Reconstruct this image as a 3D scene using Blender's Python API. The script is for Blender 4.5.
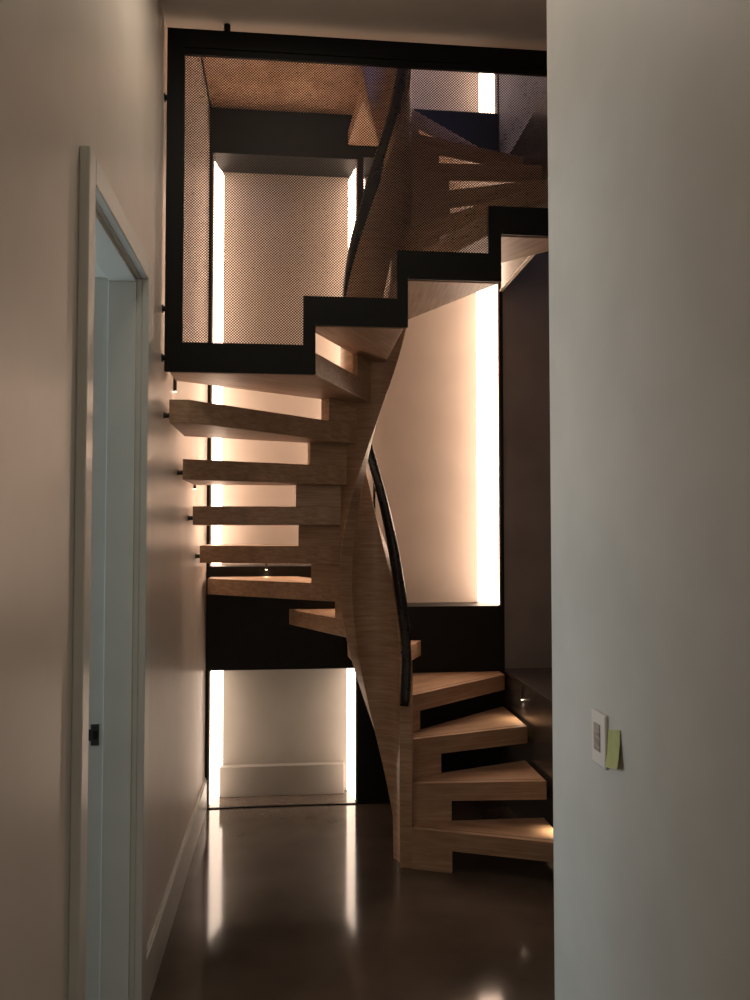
import bpy, bmesh, math
from mathutils import Vector, Matrix
for o in list(bpy.data.objects): bpy.data.objects.remove(o)
S = bpy.context.scene; COL = S.collection
R = math.radians

# ------------------------------------------------------------------ camera, world, lights, exposure
cam_d = bpy.data.cameras.new('camera'); cam = bpy.data.objects.new('camera', cam_d); COL.objects.link(cam)
cam_d.sensor_fit = 'VERTICAL'; cam_d.sensor_height = 36.0; cam_d.lens = 819.0/1000*36
cam_d.clip_start = .02
cam.location = (0, 0, 1.5); cam.rotation_euler = (R(90+2.187), 0, R(-5.9))
S.camera = cam
w = bpy.data.worlds.new('world'); S.world = w; w.use_nodes = True
w.node_tree.nodes['Background'].inputs[0].default_value = (.9, .9, 1, 1)
w.node_tree.nodes['Background'].inputs[1].default_value = .02
S.view_settings.view_transform = 'Standard'; S.view_settings.look = 'None'
S.view_settings.gamma = 1; S.view_settings.use_curve_mapping = False
S.view_settings.exposure = 0.0
LED = 11.5
def area(name, loc, rot, sx, sy, power, col):
    d = bpy.data.lights.new(name, 'AREA'); d.shape = 'RECTANGLE'; d.size = sx; d.size_y = sy
    d.energy = power; d.color = col
    o = bpy.data.objects.new(name, d); COL.objects.link(o); o.location = loc; o.rotation_euler = rot
    return o
# added warm fill behind the camera, daylight in the room through the left door, night-blue window upstairs
area('hall_back_fill', (.1, -2.3, 1.7), (R(90), 0, 0), .9, 1.8, 8.0, (1.0, .84, .66))
area('hall_ceiling_fill', (.0, 2.25, 3.30), (0, 0, 0), .35, .35, 6.0, (1.0, .86, .70))  # added unseen fill under the ceiling, brightens the hall side walls
area('side_room_window_light', (-2.3, 2.95, 1.5), (0, R(-90), 0), 1.6, 1.9, 36.0, (.78, .93, 1.0))
area('upstairs_window_light', (1.25, 1.55, 4.45), (R(90), 0, R(5)), .7, .5, 34, (.30, .40, 1.0))

# ------------------------------------------------------------------ helpers
def bmnew(): return bmesh.new()
def box(bm, x0, x1, y0, y1, z0, z1):
    v = [bm.verts.new((x, y, z)) for z in (z0, z1) for y in (y0, y1) for x in (x0, x1)]
    for f in ((0,2,3,1),(4,5,7,6),(0,1,5,4),(2,6,7,3),(0,4,6,2),(1,3,7,5)): bm.faces.new([v[i] for i in f])
def prism(bm, pts, z0, z1):
    a = [bm.verts.new((p[0], p[1], z0)) for p in pts]; b = [bm.verts.new((p[0], p[1], z1)) for p in pts]
    bm.faces.new(a[::-1]); bm.faces.new(b)
    for i in range(len(pts)):
        j = (i+1) % len(pts); bm.faces.new((a[i], a[j], b[j], b[i]))
def prism_y(bm, pts, y0, y1):                    # polygon in X-Z, depth in Y
    a = [bm.verts.new((p[0], y0, p[1])) for p in pts]; b = [bm.verts.new((p[0], y1, p[1])) for p in pts]
    bm.faces.new(a); bm.faces.new(b[::-1])
    for i in range(len(pts)):
        j = (i+1) % len(pts); bm.faces.new((a[j], a[i], b[i], b[j]))
def cyl(bm, p, q, r, n=14):
    p, q = Vector(p), Vector(q); d = (q-p).normalized(); u = d.orthogonal().normalized(); v = d.cross(u)
    a = []; b = []
    for i in range(n):
        t = 2*math.pi*i/n; o = (u*math.cos(t)+v*math.sin(t))*r
        a.append(bm.verts.new(p+o)); b.append(bm.verts.new(q+o))
    bm.faces.new(a[::-1]); bm.faces.new(b)
    for i in range(n):
        j = (i+1) % n; bm.faces.new((a[i], a[j], b[j], b[i]))
def obj(name, bm, m, parent=None, bevel=0, smooth=False):
    bmesh.ops.recalc_face_normals(bm, faces=bm.faces)
    me = bpy.data.meshes.new(name); bm.to_mesh(me); bm.free()
    o = bpy.data.objects.new(name, me); COL.objects.link(o); me.materials.append(m)
    if smooth:
        for p in me.polygons: p.use_smooth = True
    if bevel:
        b = o.modifiers.new('bevel', 'BEVEL'); b.width = bevel; b.segments = 2; b.limit_method = 'ANGLE'; b.angle_limit = R(40)
    if parent:
        o.parent = parent; o.matrix_parent_inverse = Matrix.Translation(-Vector(parent.location))
    return o
def tag(o, label, cat, group=None, kind=None):
    o['label'] = label; o['category'] = cat
    if group: o['group'] = group
    if kind: o['kind'] = kind
    return o
def struct(name, bm, m, parent=None, bevel=0):
    o = obj(name, bm, m, parent, bevel)
    if not parent: o['kind'] = 'structure'
    return o
def thing(name, label, cat, loc, group=None):
    o = bpy.data.objects.new(name, None); COL.objects.link(o); o.location = loc; o.empty_display_size = .1
    return tag(o, label, cat, group)

# ------------------------------------------------------------------ materials
def mat(name, col, rough=.5, metal=0, spec=.5):
    m = bpy.data.materials.new(name); m.use_nodes = True; b = m.node_tree.nodes['Principled BSDF']
    b.inputs['Base Color'].default_value = (*col, 1); b.inputs['Roughness'].default_value = rough
    b.inputs['Metallic'].default_value = metal; b.inputs['Specular IOR Level'].default_value = spec
    return m
def mottle(m, c1, c2, scale, detail=4, map_scale=(1,1,1), bump=0, lo=.35, hi=.65, rough=None, coords='Object'):
    nt = m.node_tree; N = nt.nodes; L = nt.links; b = N['Principled BSDF']
    tc = N.new('ShaderNodeTexCoord'); mp = N.new('ShaderNodeMapping'); mp.inputs['Scale'].default_value = map_scale
    ns = N.new('ShaderNodeTexNoise'); ns.inputs['Scale'].default_value = scale; ns.inputs['Detail'].default_value = detail
    cr = N.new('ShaderNodeValToRGB'); cr.color_ramp.elements[0].position = lo; cr.color_ramp.elements[1].position = hi
    cr.color_ramp.elements[0].color = (*c1, 1); cr.color_ramp.elements[1].color = (*c2, 1)
    L.new(tc.outputs[coords], mp.inputs[0]); L.new(mp.outputs[0], ns.inputs['Vector']); L.new(ns.outputs[0], cr.inputs[0])
    L.new(cr.outputs[0], b.inputs['Base Color'])
    if bump:
        bp = N.new('ShaderNodeBump'); bp.inputs['Strength'].default_value = bump; bp.inputs['Distance'].default_value = .002
        L.new(ns.outputs[0], bp.inputs['Height']); L.new(bp.outputs[0], b.inputs['Normal'])
    if rough:
        mr = N.new('ShaderNodeMapRange'); mr.inputs['To Min'].default_value = rough[0]; mr.inputs['To Max'].default_value = rough[1]
        L.new(ns.outputs[0], mr.inputs[0]); L.new(mr.outputs[0], b.inputs['Roughness'])
    return m
M = {}
M['wall'] = mottle(mat('painted_plaster', (.62,.60,.55), .5), (.60,.58,.53), (.64,.62,.57), 6, bump=.03)
M['wall_left'] = mottle(mat('satin_plaster', (.66,.59,.52), .35), (.64,.57,.50), (.68,.61,.54), 5, bump=.03)
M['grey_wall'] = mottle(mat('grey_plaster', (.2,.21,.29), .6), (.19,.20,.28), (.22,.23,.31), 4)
M['ceiling'] = mottle(mat('ceiling_paint', (.5,.47,.42), .8), (.58,.54,.49), (.62,.58,.53), 5)
M['panel'] = mottle(mat('recess_paint', (.33,.28,.245), .6), (.315,.268,.233), (.345,.295,.258), 4)
M['niche'] = mottle(mat('niche_paint', (.27,.245,.215), .6), (.26,.235,.205), (.285,.26,.23), 4)
M['floor'] = mottle(mat('polished_concrete', (.05,.042,.036), .2), (.078,.060,.049), (.125,.10,.082), 2.6, 8, bump=.0, lo=.3, hi=.7, rough=(.06,.14))
M['black'] = mottle(mat('black_cladding', (.008,.008,.008), .5, 0, .25), (.006,.006,.006), (.010,.010,.010), 30, rough=(.4,.6))
M['steel'] = mottle(mat('dark_steel_panel', (.05,.045,.042), .3), (.22,.215,.22), (.28,.272,.275), 3, 6, rough=(.22,.4))
M['stone'] = mottle(mat('dark_ledge', (.03,.027,.025), .25), (.035,.031,.029), (.06,.052,.048), 5, 6, rough=(.18,.3))
M['frame'] = mottle(mat('black_powder_coat', (.005,.005,.005), .5, 0, .2), (.004,.004,.004), (.006,.006,.006), 200, rough=(.45,.55))
M['white'] = mottle(mat('satin_trim_paint', (.62,.62,.58), .28), (.60,.60,.56), (.63,.63,.59), 8)
M['rail'] = mottle(mat('dark_rail', (.012,.010,.009), .3), (.010,.008,.007), (.016,.013,.011), 40, rough=(.22,.35))
M['steel_bright'] = mottle(mat('brushed_metal', (.35,.34,.33), .35, 1), (.3,.3,.29), (.4,.39,.38), 60)
M['dark_metal'] = mottle(mat('dark_metal', (.05,.05,.05), .35, .6), (.04,.04,.04), (.06,.06,.06), 60)
M['plastic'] = mottle(mat('white_plastic', (.72,.68,.64), .35), (.71,.67,.63), (.74,.70,.66), 20)
M['lcd'] = mottle(mat('grey_display', (.12,.11,.10), .3), (.05,.045,.045), (.17,.16,.15), 1, 2, (20, 20, 110), lo=.45, hi=.55)
M['paper'] = mottle(mat('yellow_note_paper', (.52,.52,.22), .8), (.50,.50,.20), (.54,.54,.24), 30)
def wood(name, sc, c1=(.385,.240,.145), c2=(.59,.402,.268)):
    m = mat(name, c1, .42)
    nt = m.node_tree; N = nt.nodes; L = nt.links; b = N['Principled BSDF']
    tc = N.new('ShaderNodeTexCoord'); mp = N.new('ShaderNodeMapping'); mp.inputs['Scale'].default_value = sc
    n1 = N.new('ShaderNodeTexNoise'); n1.inputs['Scale'].default_value = 1; n1.inputs['Detail'].default_value = 6; n1.inputs['Roughness'].default_value = .65
    n2 = N.new('ShaderNodeTexNoise'); n2.inputs['Scale'].default_value = 3.5; n2.inputs['Detail'].default_value = 3
    cr = N.new('ShaderNodeValToRGB'); cr.color_ramp.elements[0].position = .34; cr.color_ramp.elements[1].position = .66
    cr.color_ramp.elements[0].color = (*c1, 1); cr.color_ramp.elements[1].color = (*c2, 1)
    mx = N.new('ShaderNodeMix'); mx.data_type = 'RGBA'; mx.blend_type = 'MULTIPLY'; mx.inputs['Factor'].default_value = .5
    c3 = N.new('ShaderNodeValToRGB'); c3.color_ramp.elements[0].color = (.65,.6,.56,1); c3.color_ramp.elements[1].color = (1,1,1,1)
    c3.color_ramp.elements[0].position = .35; c3.color_ramp.elements[1].position = .6
    L.new(tc.outputs['Object'], mp.inputs[0]); L.new(mp.outputs[0], n1.inputs['Vector']); L.new(tc.outputs['Object'], n2.inputs['Vector'])
    L.new(n1.outputs[0], cr.inputs[0]); L.new(n2.outputs[0], c3.inputs[0])
    L.new(cr.outputs[0], mx.inputs[6]); L.new(c3.outputs[0], mx.inputs[7]); L.new(mx.outputs[2], b.inputs['Base Color'])
    bp = N.new('ShaderNodeBump'); bp.inputs['Strength'].default_value = .15; bp.inputs['Distance'].default_value = .001
    L.new(n1.outputs[0], bp.inputs['Height']); L.new(bp.outputs[0], b.inputs['Normal'])
    return m
M['oak'] = wood('oak_tread', (4, 60, 90))
M['oak_stringer'] = wood('oak_stringer', (7, 7, 95))
def emit(name, col, s):
    m = bpy.data.materials.new(name); m.use_nodes = True; b = m.node_tree.nodes['Principled BSDF']
    b.inputs['Base Color'].default_value = (.8,.8,.8,1)
    b.inputs['Emission Color'].default_value = (*col, 1); b.inputs['Emission Strength'].default_value = s
    return m
M['led'] = emit('led_diffuser', (1.0, .71, .52), LED)
M['led_niche'] = emit('led_diffuser_niche', (1.0, .77, .60), LED*.52)
M['lens'] = emit('step_light_lens', (1.0, .75, .50), 14)
def perforated():
    m = mat('perforated_black_steel', (.012,.010,.010), .6, 0, .2); nt = m.node_tree; N = nt.nodes; L = nt.links; b = N['Principled BSDF']
    tc = N.new('ShaderNodeTexCoord'); sp = N.new('ShaderNodeSeparateXYZ'); L.new(tc.outputs['Object'], sp.inputs[0])
    def mth(op, a, b_=None, c=None):
        n = N.new('ShaderNodeMath'); n.operation = op
        for i, v in enumerate((a, b_, c)):
            if v is None: continue
            if isinstance(v, (int, float)): n.inputs[i].default_value = v
            else: L.new(v, n.inputs[i])
        return n.outputs[0]
    P = .0104; Q = .0098
    def dist(ox, oz):
        u = mth('SUBTRACT', mth('FRACT', mth('ADD', mth('DIVIDE', sp.outputs[0], P), ox)), .5)
        v = mth('SUBTRACT', mth('FRACT', mth('ADD', mth('DIVIDE', sp.outputs[2], Q), oz)), .5)
        u = mth('MULTIPLY', u, P); v = mth('MULTIPLY', v, Q)
        return mth('SQRT', mth('ADD', mth('MULTIPLY', u, u), mth('MULTIPLY', v, v)))
    d = mth('MINIMUM', dist(100, 100), dist(100.5, 100.5))
    a = mth('GREATER_THAN', d, .00255)
    L.new(a, b.inputs['Alpha'])
    return m
M['mesh'] = perforated()

# ------------------------------------------------------------------ the room
XL, XW, YB, YR = -.455, 1.19, 4.55, 4.80
XR, YE, ZC = .60, 1.845, 3.335
b = bmnew(); box(b, -3.0, 3.2, -3.2, 5.0, -.1, 0); struct('floor', b, M['floor'])
DY0, DY1, DH = 1.850, 2.54, 2.272              # left door opening
b = bmnew()
box(b, XL-.13, XL, -3.0, DY0-.02, 0, 6.2); box(b, XL-.13, XL, DY1+.02, 4.98, 0, 6.2); box(b, XL-.13, XL, DY0-.02, DY1+.02, DH+.02, 6.2)
struct('wall_left', b, M['wall_left'])
b = bmnew(); box(b, XR, XR+.12, -3.0, YE, 0, ZC+.1); box(b, XR+.12, 3.0, YE-.12, YE, 0, ZC+.1); struct('wall_right', b, M['wall'])
b = bmnew(); box(b, XL, XR, -3.05, -2.95, 0, ZC); struct('wall_front', b, M['wall'])
b = bmnew(); box(b, XL, 3.0, -3.0, 2.99, ZC, 3.93); struct('ceiling', b, M['ceiling'])
# side room behind the door opening
b = bmnew(); box(b, -2.9, XL-.13, 4.2, 4.3, 0, 2.6); box(b, -2.9, XL-.13, -.3, -.2, 0, 2.6); box(b, -3.0, -2.9, -.3, 4.3, 0, 2.6)
box(b, -2.9, XL-.13, -.2, 4.2, 2.6, 2.7); struct('wall_side_room', b, M['wall'])
# upper storey enclosure
b = bmnew(); box(b, XL, 3.0, 1.5, 5.0, 6.2, 6.3); struct('ceiling_upper', b, M['wall'])
b = bmnew(); box(b, XL, 3.0, 1.4, 1.5, 3.93, 6.2); struct('wall_upper', b, M['wall'])
# back wall: black cladding standing .25 in front of the painted recess backs
b = bmnew()
box(b, XL, -.440, YB, YR+.02, 0, 6.2); box(b, .372, .402, YB, YR+.02, 0, 6.2); box(b, 1.187, 1.205, YB-.004, YR+.02, 0, 6.2)
box(b, -.440, .372, YB, YR+.02, .743, 1.308); box(b, -.440, .372, YB, YR+.02, 3.605, 6.2)
box(b, .402, 1.187, YB, YR+.02, 0, 1.080); box(b, .402, 1.187, YB, YR+.02, 3.62, 3.915)
struct('wall_back', b, M['black'])
b = bmnew(); box(b, -.45, 1.20, YR, YR+.1, -.05, 6.2); struct('wall_recess', b, M['panel'])
b = bmnew(); box(b, 1.205, 3.0, YB, YB+.06, 0, 6.2); struct('wall_steel', b, M['steel'])
b = bmnew(); box(b, 3.0, 3.1, 1.7, 5.0, 0, 6.2); struct('wall_far_right', b, M['steel'])
b = bmnew(); box(b, XW, 3.0, 2.1, YB, 0, .716); box(b, XW-.006, 3.0, 2.1, YB, .716, .728); struct('wall_ledge', b, M['stone'], bevel=.002)
b = bmnew(); box(b, XW, XW+.014, 2.99, YB-.004, 2.88, 3.57); struct('trim_1', b, M['stone'])
b = bmnew(); box(b, XW-.004, XW+.014, 2.99, YB-.004, 2.872, 2.88); struct('trim_2', b, M['wall'])
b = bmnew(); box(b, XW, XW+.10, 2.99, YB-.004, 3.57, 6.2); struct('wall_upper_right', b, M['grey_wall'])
b = bmnew(); box(b, -.440, .372, YB, YB+.012, 0, .006); struct('trim_3', b, M['frame'])
b = bmnew(); prism(b, [(0,0)]*0 or [(XL, DY1+.085), (XL+.014, DY1+.085), (XL+.014, YB), (XL, YB)], 0, .160)
prism(b, [(XL, DY1+.085), (XL+.008, DY1+.085), (XL+.008, YB), (XL, YB)], .160, .170); struct('baseboard_left', b, M['white'], bevel=.002)
b = bmnew(); box(b, XL, XL+.014, -2.95, DY0-.06, 0, .160); box(b, XL, XL+.008, -2.95, DY0-.06, .160, .170); struct('baseboard_left_near', b, M['white'], bevel=.002)
b = bmnew(); box(b, XR-.014, XR, -2.95, YE, 0, .165); struct('baseboard_right', b, M['white'], bevel=.003)
b = bmnew(); box(b, -.392, .312, YR-.06, YR-.007, 0, .168); struct('baseboard_back', b, M['niche'], bevel=.003)

# recess linings with corner LED strips (each a lit recess of its own)
def recess(x0, x1, z0, z1, label, m, led, lws=(.04, .04), lys=(.18, .18)):
    t = thing('lit_wall_recess', label, 'lit recess', ((x0+x1)/2, YR, z0), 'lit recesses in the black back wall')
    b = bmnew(); box(b, x0+.001, x1-.001, YR-.006, YR, z0, z1); obj('back_panel', b, m, t)
    for sx in (0, 1):
        b = bmnew(); x = (x0+.0005, x0+.006) if sx == 0 else (x1-.006, x1-.0005)
        box(b, x[0], x[1], YB+.003, YR-.006, z0, z1); obj('side_lining', b, m, t)
        xa = x0+.006 if sx == 0 else x1-.006; s = 1 if sx == 0 else -1; lw = lws[sx]; ly = lys[sx]
        b = bmnew(); pts = [(xa, YR-.006), (xa+s*lw, YR-.006), (xa+s*lw, YR-.010), (xa+s*.003, YR-.006-ly), (xa, YR-.006-ly)]
        if s < 0: pts = pts[::-1]
        prism(b, pts, z0+.004, z1-.02); obj('led_strip', b, led, t)
    return t
recess(-.440, .372, .002, .743, 'low floor-level recess at lower left with a glowing strip down each side', M['niche'], M['led_niche'], lws=(.055, .035))
recess(-.440, .372, 1.308, 3.605, 'tall lit recess behind the left treads and the perforated screen', M['panel'], M['led'], lws=(.040, .030))
recess(.402, 1.187, 1.080, 3.62, 'tall lit recess to the right of the twisted stringer with wide bright strip', M['panel'], M['led'], lws=(.026, .072), lys=(.02, .22))
recess(.402, 1.187, 3.915, 6.1, 'lit recess at the top right glimpsed under the screen top rail', M['panel'], M['led'], lws=(.05, .05))

# ------------------------------------------------------------------ left door: lining, casing, strike plate
b = bmnew()
box(b, XL-.145, XL, DY0-.02, DY0, 0, DH); box(b, XL-.145, XL, DY1, DY1+.02, 0, DH); box(b, XL-.145, XL, DY0-.02, DY1+.02, DH, DH+.02)
d = struct('door_1', b, M['white'], bevel=.0015); d['kind'] = 'structure'
b = bmnew(); box(b, XL-.097, XL-.014, DY1-.012, DY1, 0, DH-.012); box(b, XL-.097, XL-.014, DY0, DY0+.012, 0, DH-.012); box(b, XL-.097, XL-.014, DY0, DY1, DH-.012, DH)
obj('door_stop', b, M['white'], d, .0015)
b = bmnew()
box(b, XL, XL+.022, DY0-.06, DY0, 0, DH+.06); box(b, XL, XL+.022, DY1, DY1+.085, 0, DH+.06); box(b, XL, XL+.022, DY0, DY1, DH, DH+.06)
obj('casing', b, M['white'], d, .003)
b = bmnew(); box(b, XL-.134, XL-.110, DY1-.0025, DY1, .862, .925); box(b, XL-.150, XL-.134, DY1-.0025, DY1, .876, .910)
sp = obj('strike_plate', b, M['dark_metal'], d, .001)
b = bmnew(); box(b, XL-.127, XL-.114, DY1-.0032, DY1-.0024, .880, .906); obj('latch_hole', b, M['frame'], sp)

# ------------------------------------------------------------------ the staircase
CX, CY, RI, RO = .39, 3.72, .108, .165
RISE, TH = .179, .083
KZ = RISE/22.5
def zlow(t): return KZ*(t-16) if t > 38 else 0.0
def zup(t): return KZ*(t-16)+1.03
def pol(t, r): return (CX+r*math.cos(R(t)), CY+r*math.sin(R(t)))
stair = thing('spiral_staircase', 'oak staircase winding around a twisted wooden stringer, open treads, dark handrail', 'staircase', (CX, CY, 0))
TEND = 545
b = bmnew(); rings = []
t = -20.0
while t <= TEND+.01:
    z0 = max(0.0, zlow(t)); z1 = zup(t)
    ring = []
    for r, z in ((RI, z0), (RO, z0), (RO, z1), (RI, z1)):
        x, y = pol(t, r); ring.append(b.verts.new((x, y, z)))
    rings.append(ring); t += 2.5
for a, c in zip(rings, rings[1:]):
    for i in range(4):
        j = (i+1) % 4; b.faces.new((a[i], a[j], c[j], c[i]))
b.faces.new(rings[0]); b.faces.new(rings[-1][::-1])
st = obj('stringer', b, M['oak_stringer'], stair, .003)
for p in st.data.polygons: p.use_smooth = False

LEAD = {1:(1.17,3.41), 2:(1.17,3.69), 3:(1.17,3.99), 4:(1.17,4.42), 5:(.725,4.53), 6:(.36,4.53), 7:(.04,4.53), 8:(-.43,4.42), 9:(-.43,4.03),
        10:(-.43,3.73), 11:(-.43,3.38), 12:(-.43,3.12), 13:(.045,2.96), 14:(.365,2.96), 15:(.725,2.96), 16:(1.09,2.96)}
TRAIL = {1:[(1.17,3.735)], 2:[(1.17,4.035)], 3:[(1.17,4.46)], 4:[(1.17,4.53),(.645,4.53)], 5:[(.315,4.53)], 6:[(-.005,4.53)],
         7:[(-.43,4.53),(-.43,4.375)], 8:[(-.43,3.98)], 9:[(-.43,3.685)], 10:[(-.43,3.335)], 11:[(-.43,2.955),(-.362,2.955)],
         12:[(-.43,2.96),(.09,2.96)], 13:[(.41,2.96)], 14:[(.77,2.96)], 15:[(1.135,2.96)], 16:[(1.17,2.96),(1.17,3.455)]}
RX = RO-.002
def tread(n):
    k = (n-1) % 16+1; z = RISE*n
    th0 = -20+22.5*(n-1); th1 = th0+22.5+6
    lead = LEAD[k]; tr = TRAIL[k]
    arc = [pol(th1-(th1-th0)*i/6, RX) for i in range(7)]      # from trailing back to leading
    pts = [lead]+tr+arc
    li = Vector(arc[-1]); ang = math.atan2(lead[1]-li.y, lead[0]-li.x)
    org = Vector((li.x, li.y, z-TH)); rot = Matrix.Rotation(-ang, 2)
    def loc(p): q = rot @ (Vector(p)-li); return (q.x, q.y)
    def make(name, bm, m, parent, bev=.002):
        o = obj(name, bm, m, None, bev)
        return o
    b = bmnew(); prism(b, [loc(p) for p in pts], 0, TH)
    o = obj('tread', b, M['oak'], None, .002)
    o.parent = stair; o.location = org-Vector(stair.location); o.rotation_euler = (0, 0, ang)
    # riser block below the leading edge, sitting on the tread below
    lo = (RISE*(n-1) if n > 1 else 0.0)-(z-TH)
    dirl = (Vector(lead)-li).normalized(); ti = Vector(pol(th0+6, RX)); L2 = LEAD[k]
    trail_prev = Vector(TRAIL[k-1 if k > 1 else 16][-1])
    dirt = (trail_prev-ti).normalized()
    bl = {4: .17, 5: .16}.get(k, .205 if 6 < k < 11 else .182)
    b = bmnew(); prism(b, [loc(p) for p in (li, li+dirl*bl, ti+dirt*bl, ti)], lo, 0)
    rb = obj('riser_block', b, M['oak'], None, .0015); rb.parent = o
    # slim groove strip near the nosing
    if n <= 11 or n >= 17:
        w = (Vector(lead)-li).length; sgn = 1
        b = bmnew(); box(b, .03, w-.02, .028, .031, TH-.0005, TH+.0006)
        g = obj('nosing_strip', b, M['dark_metal'], None); g.parent = o
    if k in (8, 9, 10, 11):
        y = tr[-1][1] if k != 11 else 2.955
        b = bmnew(); p = Vector((XL, y+.045, z-.052)); q = Vector((-.428, y+.045, z-.052))
        inv = Matrix.Rotation(-ang, 3, 'Z')
        cyl(b, inv @ (p-org), inv @ (q-org), .009)
        cyl(b, inv @ (p-org), inv @ (p+Vector((.003,0,0))-org), .012)
        c = obj('wall_bracket', b, M['dark_metal'], None); c.parent = o
for n in range(1, 22): tread(n)

# handrail following the stringer's top edge
def rail(name, t0, t1, off, rad, ha, hb, parent, m):
    b = bmnew(); rr = []; N = int((t1-t0)/2.5)
    def P(t): x, y = pol(t, rad(t)); return Vector((x, y, zup(t)+off(t)))
    for i in range(N+1):
        t = t0+(t1-t0)*i/N; p = P(t); T = (P(t+.5)-P(t-.5)).normalized()
        n = Vector((math.cos(R(t)), math.sin(R(t)), 0)); n = (n-T*n.dot(T)).normalized(); B = T.cross(n)
        s = 1.0
        e = min(i, N-i)
        if e < 4: s = math.sqrt(max(.05, 1-(1-e/4)**2))
        ring = []
        for q in range(12):
            a = 2*math.pi*q/12+math.pi/12
            ca, sa = math.cos(a), math.sin(a)
            f = lambda v: math.copysign(abs(v)**.5, v)
            ring.append(b.verts.new(p+n*ha*f(ca)+B*hb*s*f(sa)))
        rr.append(ring)
    for a, c in zip(rr, rr[1:]):
        for i in range(12):
            j = (i+1) % 12; b.faces.new((a[i], a[j], c[j], c[i]))
    b.faces.new(rr[0][::-1]); b.faces.new(rr[-1])
    return obj(name, b, m, parent, 0, True)
def ss(t, a, b_): u = max(0, min(1, (t-a)/(b_-a))); return u*u*(3-2*u)
off = lambda t: .065+.125*ss(t, 15, 80)-.07*ss(t, 170, 240)
rad = lambda t: .137
hr = rail('handrail', -31, 540, off, rad, .021, .022, stair, M['rail'])
rail('rail_end_sleeve', 234, 268, lambda t: .065, lambda t: .150, .014, .030, hr, M['rail'])
for t in (0, 40, 88, 135, 180, 225, 270, 315, 360, 405, 450, 495):
    b = bmnew(); r = rad(t); x, y = pol(t, r); x2, y2 = pol(t, min(r, .14) if t > 20 else RI+.004); zt = zup(t)+off(t)
    if t > 20: cyl(b, (x2, y2, zup(t)-.03 if r > RI else zup(t)-.03), (x, y, zt), .006, 10)
    else: cyl(b, (x2, y2, zt-.02), (x, y, zt-.02), .006, 10)
    obj('rail_bracket', b, M['rail'], hr)
# top landing, oak soffit, belongs to the stair
b = bmnew()
prism(b, [(.36, 4.54)]+[(-.445, 4.54), (-.445, 3.02), (.20, 3.02), (.20, 3.72)]+[pol(a, RO+.004) for a in (172, 160, 145, 130, 115, 98)], 3.855, 3.938)
obj('landing', b, M['oak_stringer'], stair, .002)

# ------------------------------------------------------------------ perforated guard screen
YF = 2.95
gs = thing('guard_screen', 'black framed perforated steel screen with stepped lower edge above the stair', 'screen', (.35, YF, 2.065))
z0 = 2.067; OX = [.088, .425, .775]; IX = [.043, .385, .728]; XE = 1.175; X0 = -.446; ZT = 3.310
ol = [(X0, z0)]; z = z0
for x in OX: ol += [(x, z), (x, z+RISE)]; z += RISE
ol += [(XE, z)]
il = [(X0+.062, z0+.104)]; z = z0+.104
for x in IX: il += [(x, z), (x, z+RISE)]; z += RISE
il += [(XE-.06, z)]
# frame as a ring: bars made piece by piece in one mesh
b = bmnew()
def bar(x0, x1, a0, a1): box(b, x0, x1, YF-.012, YF, a0, a1)
bar(X0, X0+.062, z0, ZT); bar(X0+.062, XE, ZT-.094, ZT); bar(XE-.06, XE, z0+3*RISE, ZT-.094)
z = z0; xs = [X0+.062]+IX; xe = OX+[XE-.06]
for i in range(4):
    bar(xs[i], xe[i], z, z+.104); 
    if i < 3: bar(IX[i], OX[i], z+.104, z+RISE)
    z += RISE
bmesh.ops.remove_doubles(b, verts=b.verts, dist=.00001)
obj('frame', b, M['frame'], gs)
b = bmnew(); box(b, X0+.062, XE, YF-.018, YF-.012, ZT-.070, ZT-.064); 
obj('top_bead', b, M['frame'], gs)
z = z0
for i in range(4):
    b = bmnew(); x0 = ([X0]+OX)[i]+.004; x1 = (OX+[XE])[i]-.004
    box(b, x0, x1, YF-.020, YF-.012, z-.004, z+.004); box(b, x0, x1, YF-.016, YF-.012, z+.004, z+.012)
    obj('tread_lip', b, M['frame'], gs); z += RISE
def inner_poly():
    p = [(X0+.055, ZT-.085), (X0+.055, z0+.09)]; z = z0+.09
    for x in IX: p += [(x+.006, z), (x+.006, z+RISE)]; z += RISE
    return p+[(XE-.05, z), (XE-.05, ZT-.085)]
b = bmnew(); prism_y(b, inner_poly(), YF-.0055, YF-.005); obj('perforated_sheet', b, M['mesh'], gs)
for z in (3.055, 2.29, 2.115):
    b = bmnew(); cyl(b, (XL, YF-.006, z), (X0+.003, YF-.006, z), .010); cyl(b, (XL, YF-.006, z), (XL+.003, YF-.006, z), .015); obj('wall_fixing', b, M['frame'], gs)
b = bmnew(); cyl(b, (-.235, YF-.006, ZT-.003), (-.235, YF-.006, ZC), .012); obj('ceiling_fixing', b, M['frame'], gs)

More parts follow.
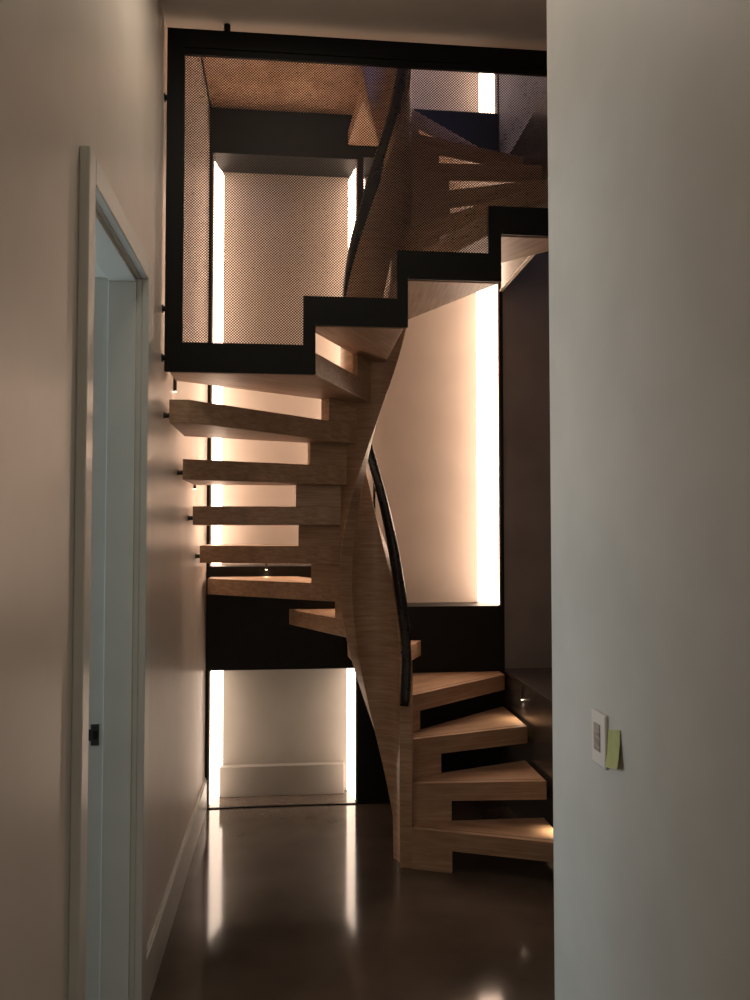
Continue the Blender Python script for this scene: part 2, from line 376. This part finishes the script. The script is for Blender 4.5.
# ------------------------------------------------------------------ step lights
def step_light(p, n, label, power=1.0):
    p = Vector(p); n = Vector(n); t = thing('step_light', label, 'step light', p, 'step lights beside the treads')
    u = Vector((-n.y, n.x, 0))
    def bx(du, dn0, dn1, za, zb, name, m):
        b = bmnew(); vs = []
        for zz in (za, zb):
            for a, c in ((-du, dn0), (du, dn0), (du, dn1), (-du, dn1)): vs.append(b.verts.new(p+u*a+n*c+Vector((0,0,zz))))
        for f in ((0,1,2,3),(4,5,6,7),(0,1,5,4),(1,2,6,5),(2,3,7,6),(3,0,4,7)): b.faces.new([vs[i] for i in f])
        return obj(name, b, m, t)
    bx(.005, 0, .012, 0, .068, 'cover_plate', M['dark_metal'])
    bx(.005, .002, .011, -.002, 0, 'lens', M['lens'])
    l = bpy.data.lights.new('step_light_lamp', 'SPOT'); l.energy = power; l.color = (1, .78, .52); l.spot_size = R(120); l.spot_blend = .8; l.shadow_soft_size = .006
    o = bpy.data.objects.new('step_light_lamp', l); COL.objects.link(o); o.parent = t
    o.location = n*.009+Vector((0,0,-.008)); o.rotation_euler = (Vector((0,0,-1))+n*.35).to_track_quat('-Z', 'Y').to_euler()
step_light((XW, 3.56, .245), (-1,0,0), 'small step light on the dark side wall just above the lowest tread')
step_light((XW, 4.13, .64), (-1,0,0), 'small step light on the dark side wall above the third tread')
step_light((-.13, YB, 1.32-.03), (0,-1,0), 'small step light on the black wall band above the seventh tread', .3)
step_light((XL, 3.93, 1.70), (1,0,0), 'small step light on the pale left wall above the ninth tread, lower of two', .5)
step_light((XL, 3.24, 2.045), (1,0,0), 'small bright step light on the left wall just under the screen corner', .5)

# ------------------------------------------------------------------ keypad and sticky note on the right wall
kp = thing('wall_keypad', 'white keypad with grey screen on the right-hand wall', 'keypad', (XR, 1.555, 1.04))
b = bmnew(); box(b, XR-.007, XR, 1.511, 1.582, 1.048, 1.151); obj('housing', b, M['plastic'], kp, .003)
b = bmnew(); box(b, XR-.0082, XR-.0068, 1.535, 1.566, 1.076, 1.128); ds = obj('display', b, M['lcd'], kp)
tag_n = thing('sticky_note', 'pale yellow square paper note stuck beside the keypad', 'note', (XR, 1.478, 1.06))
b = bmnew(); vs = []
for i in range(9):
    s = i/8; za = 1.126-.070*s; zb = 1.138-.068*s; x = XR-.0012-.006*s**2.2; ya = 1.509+.001*s; yb = 1.452-.008*s
    vs.append([b.verts.new((x, ya, za)), b.verts.new((x-.004*s, yb, zb)), b.verts.new((x-.0006-.004*s, yb, zb)), b.verts.new((x-.0006, ya, za))])
for a, c in zip(vs, vs[1:]):
    for i in range(4): j = (i+1) % 4; b.faces.new((a[i], a[j], c[j], c[i]))
b.faces.new(vs[0]); b.faces.new(vs[-1][::-1]); obj('paper_sheet', b, M['paper'], tag_n)
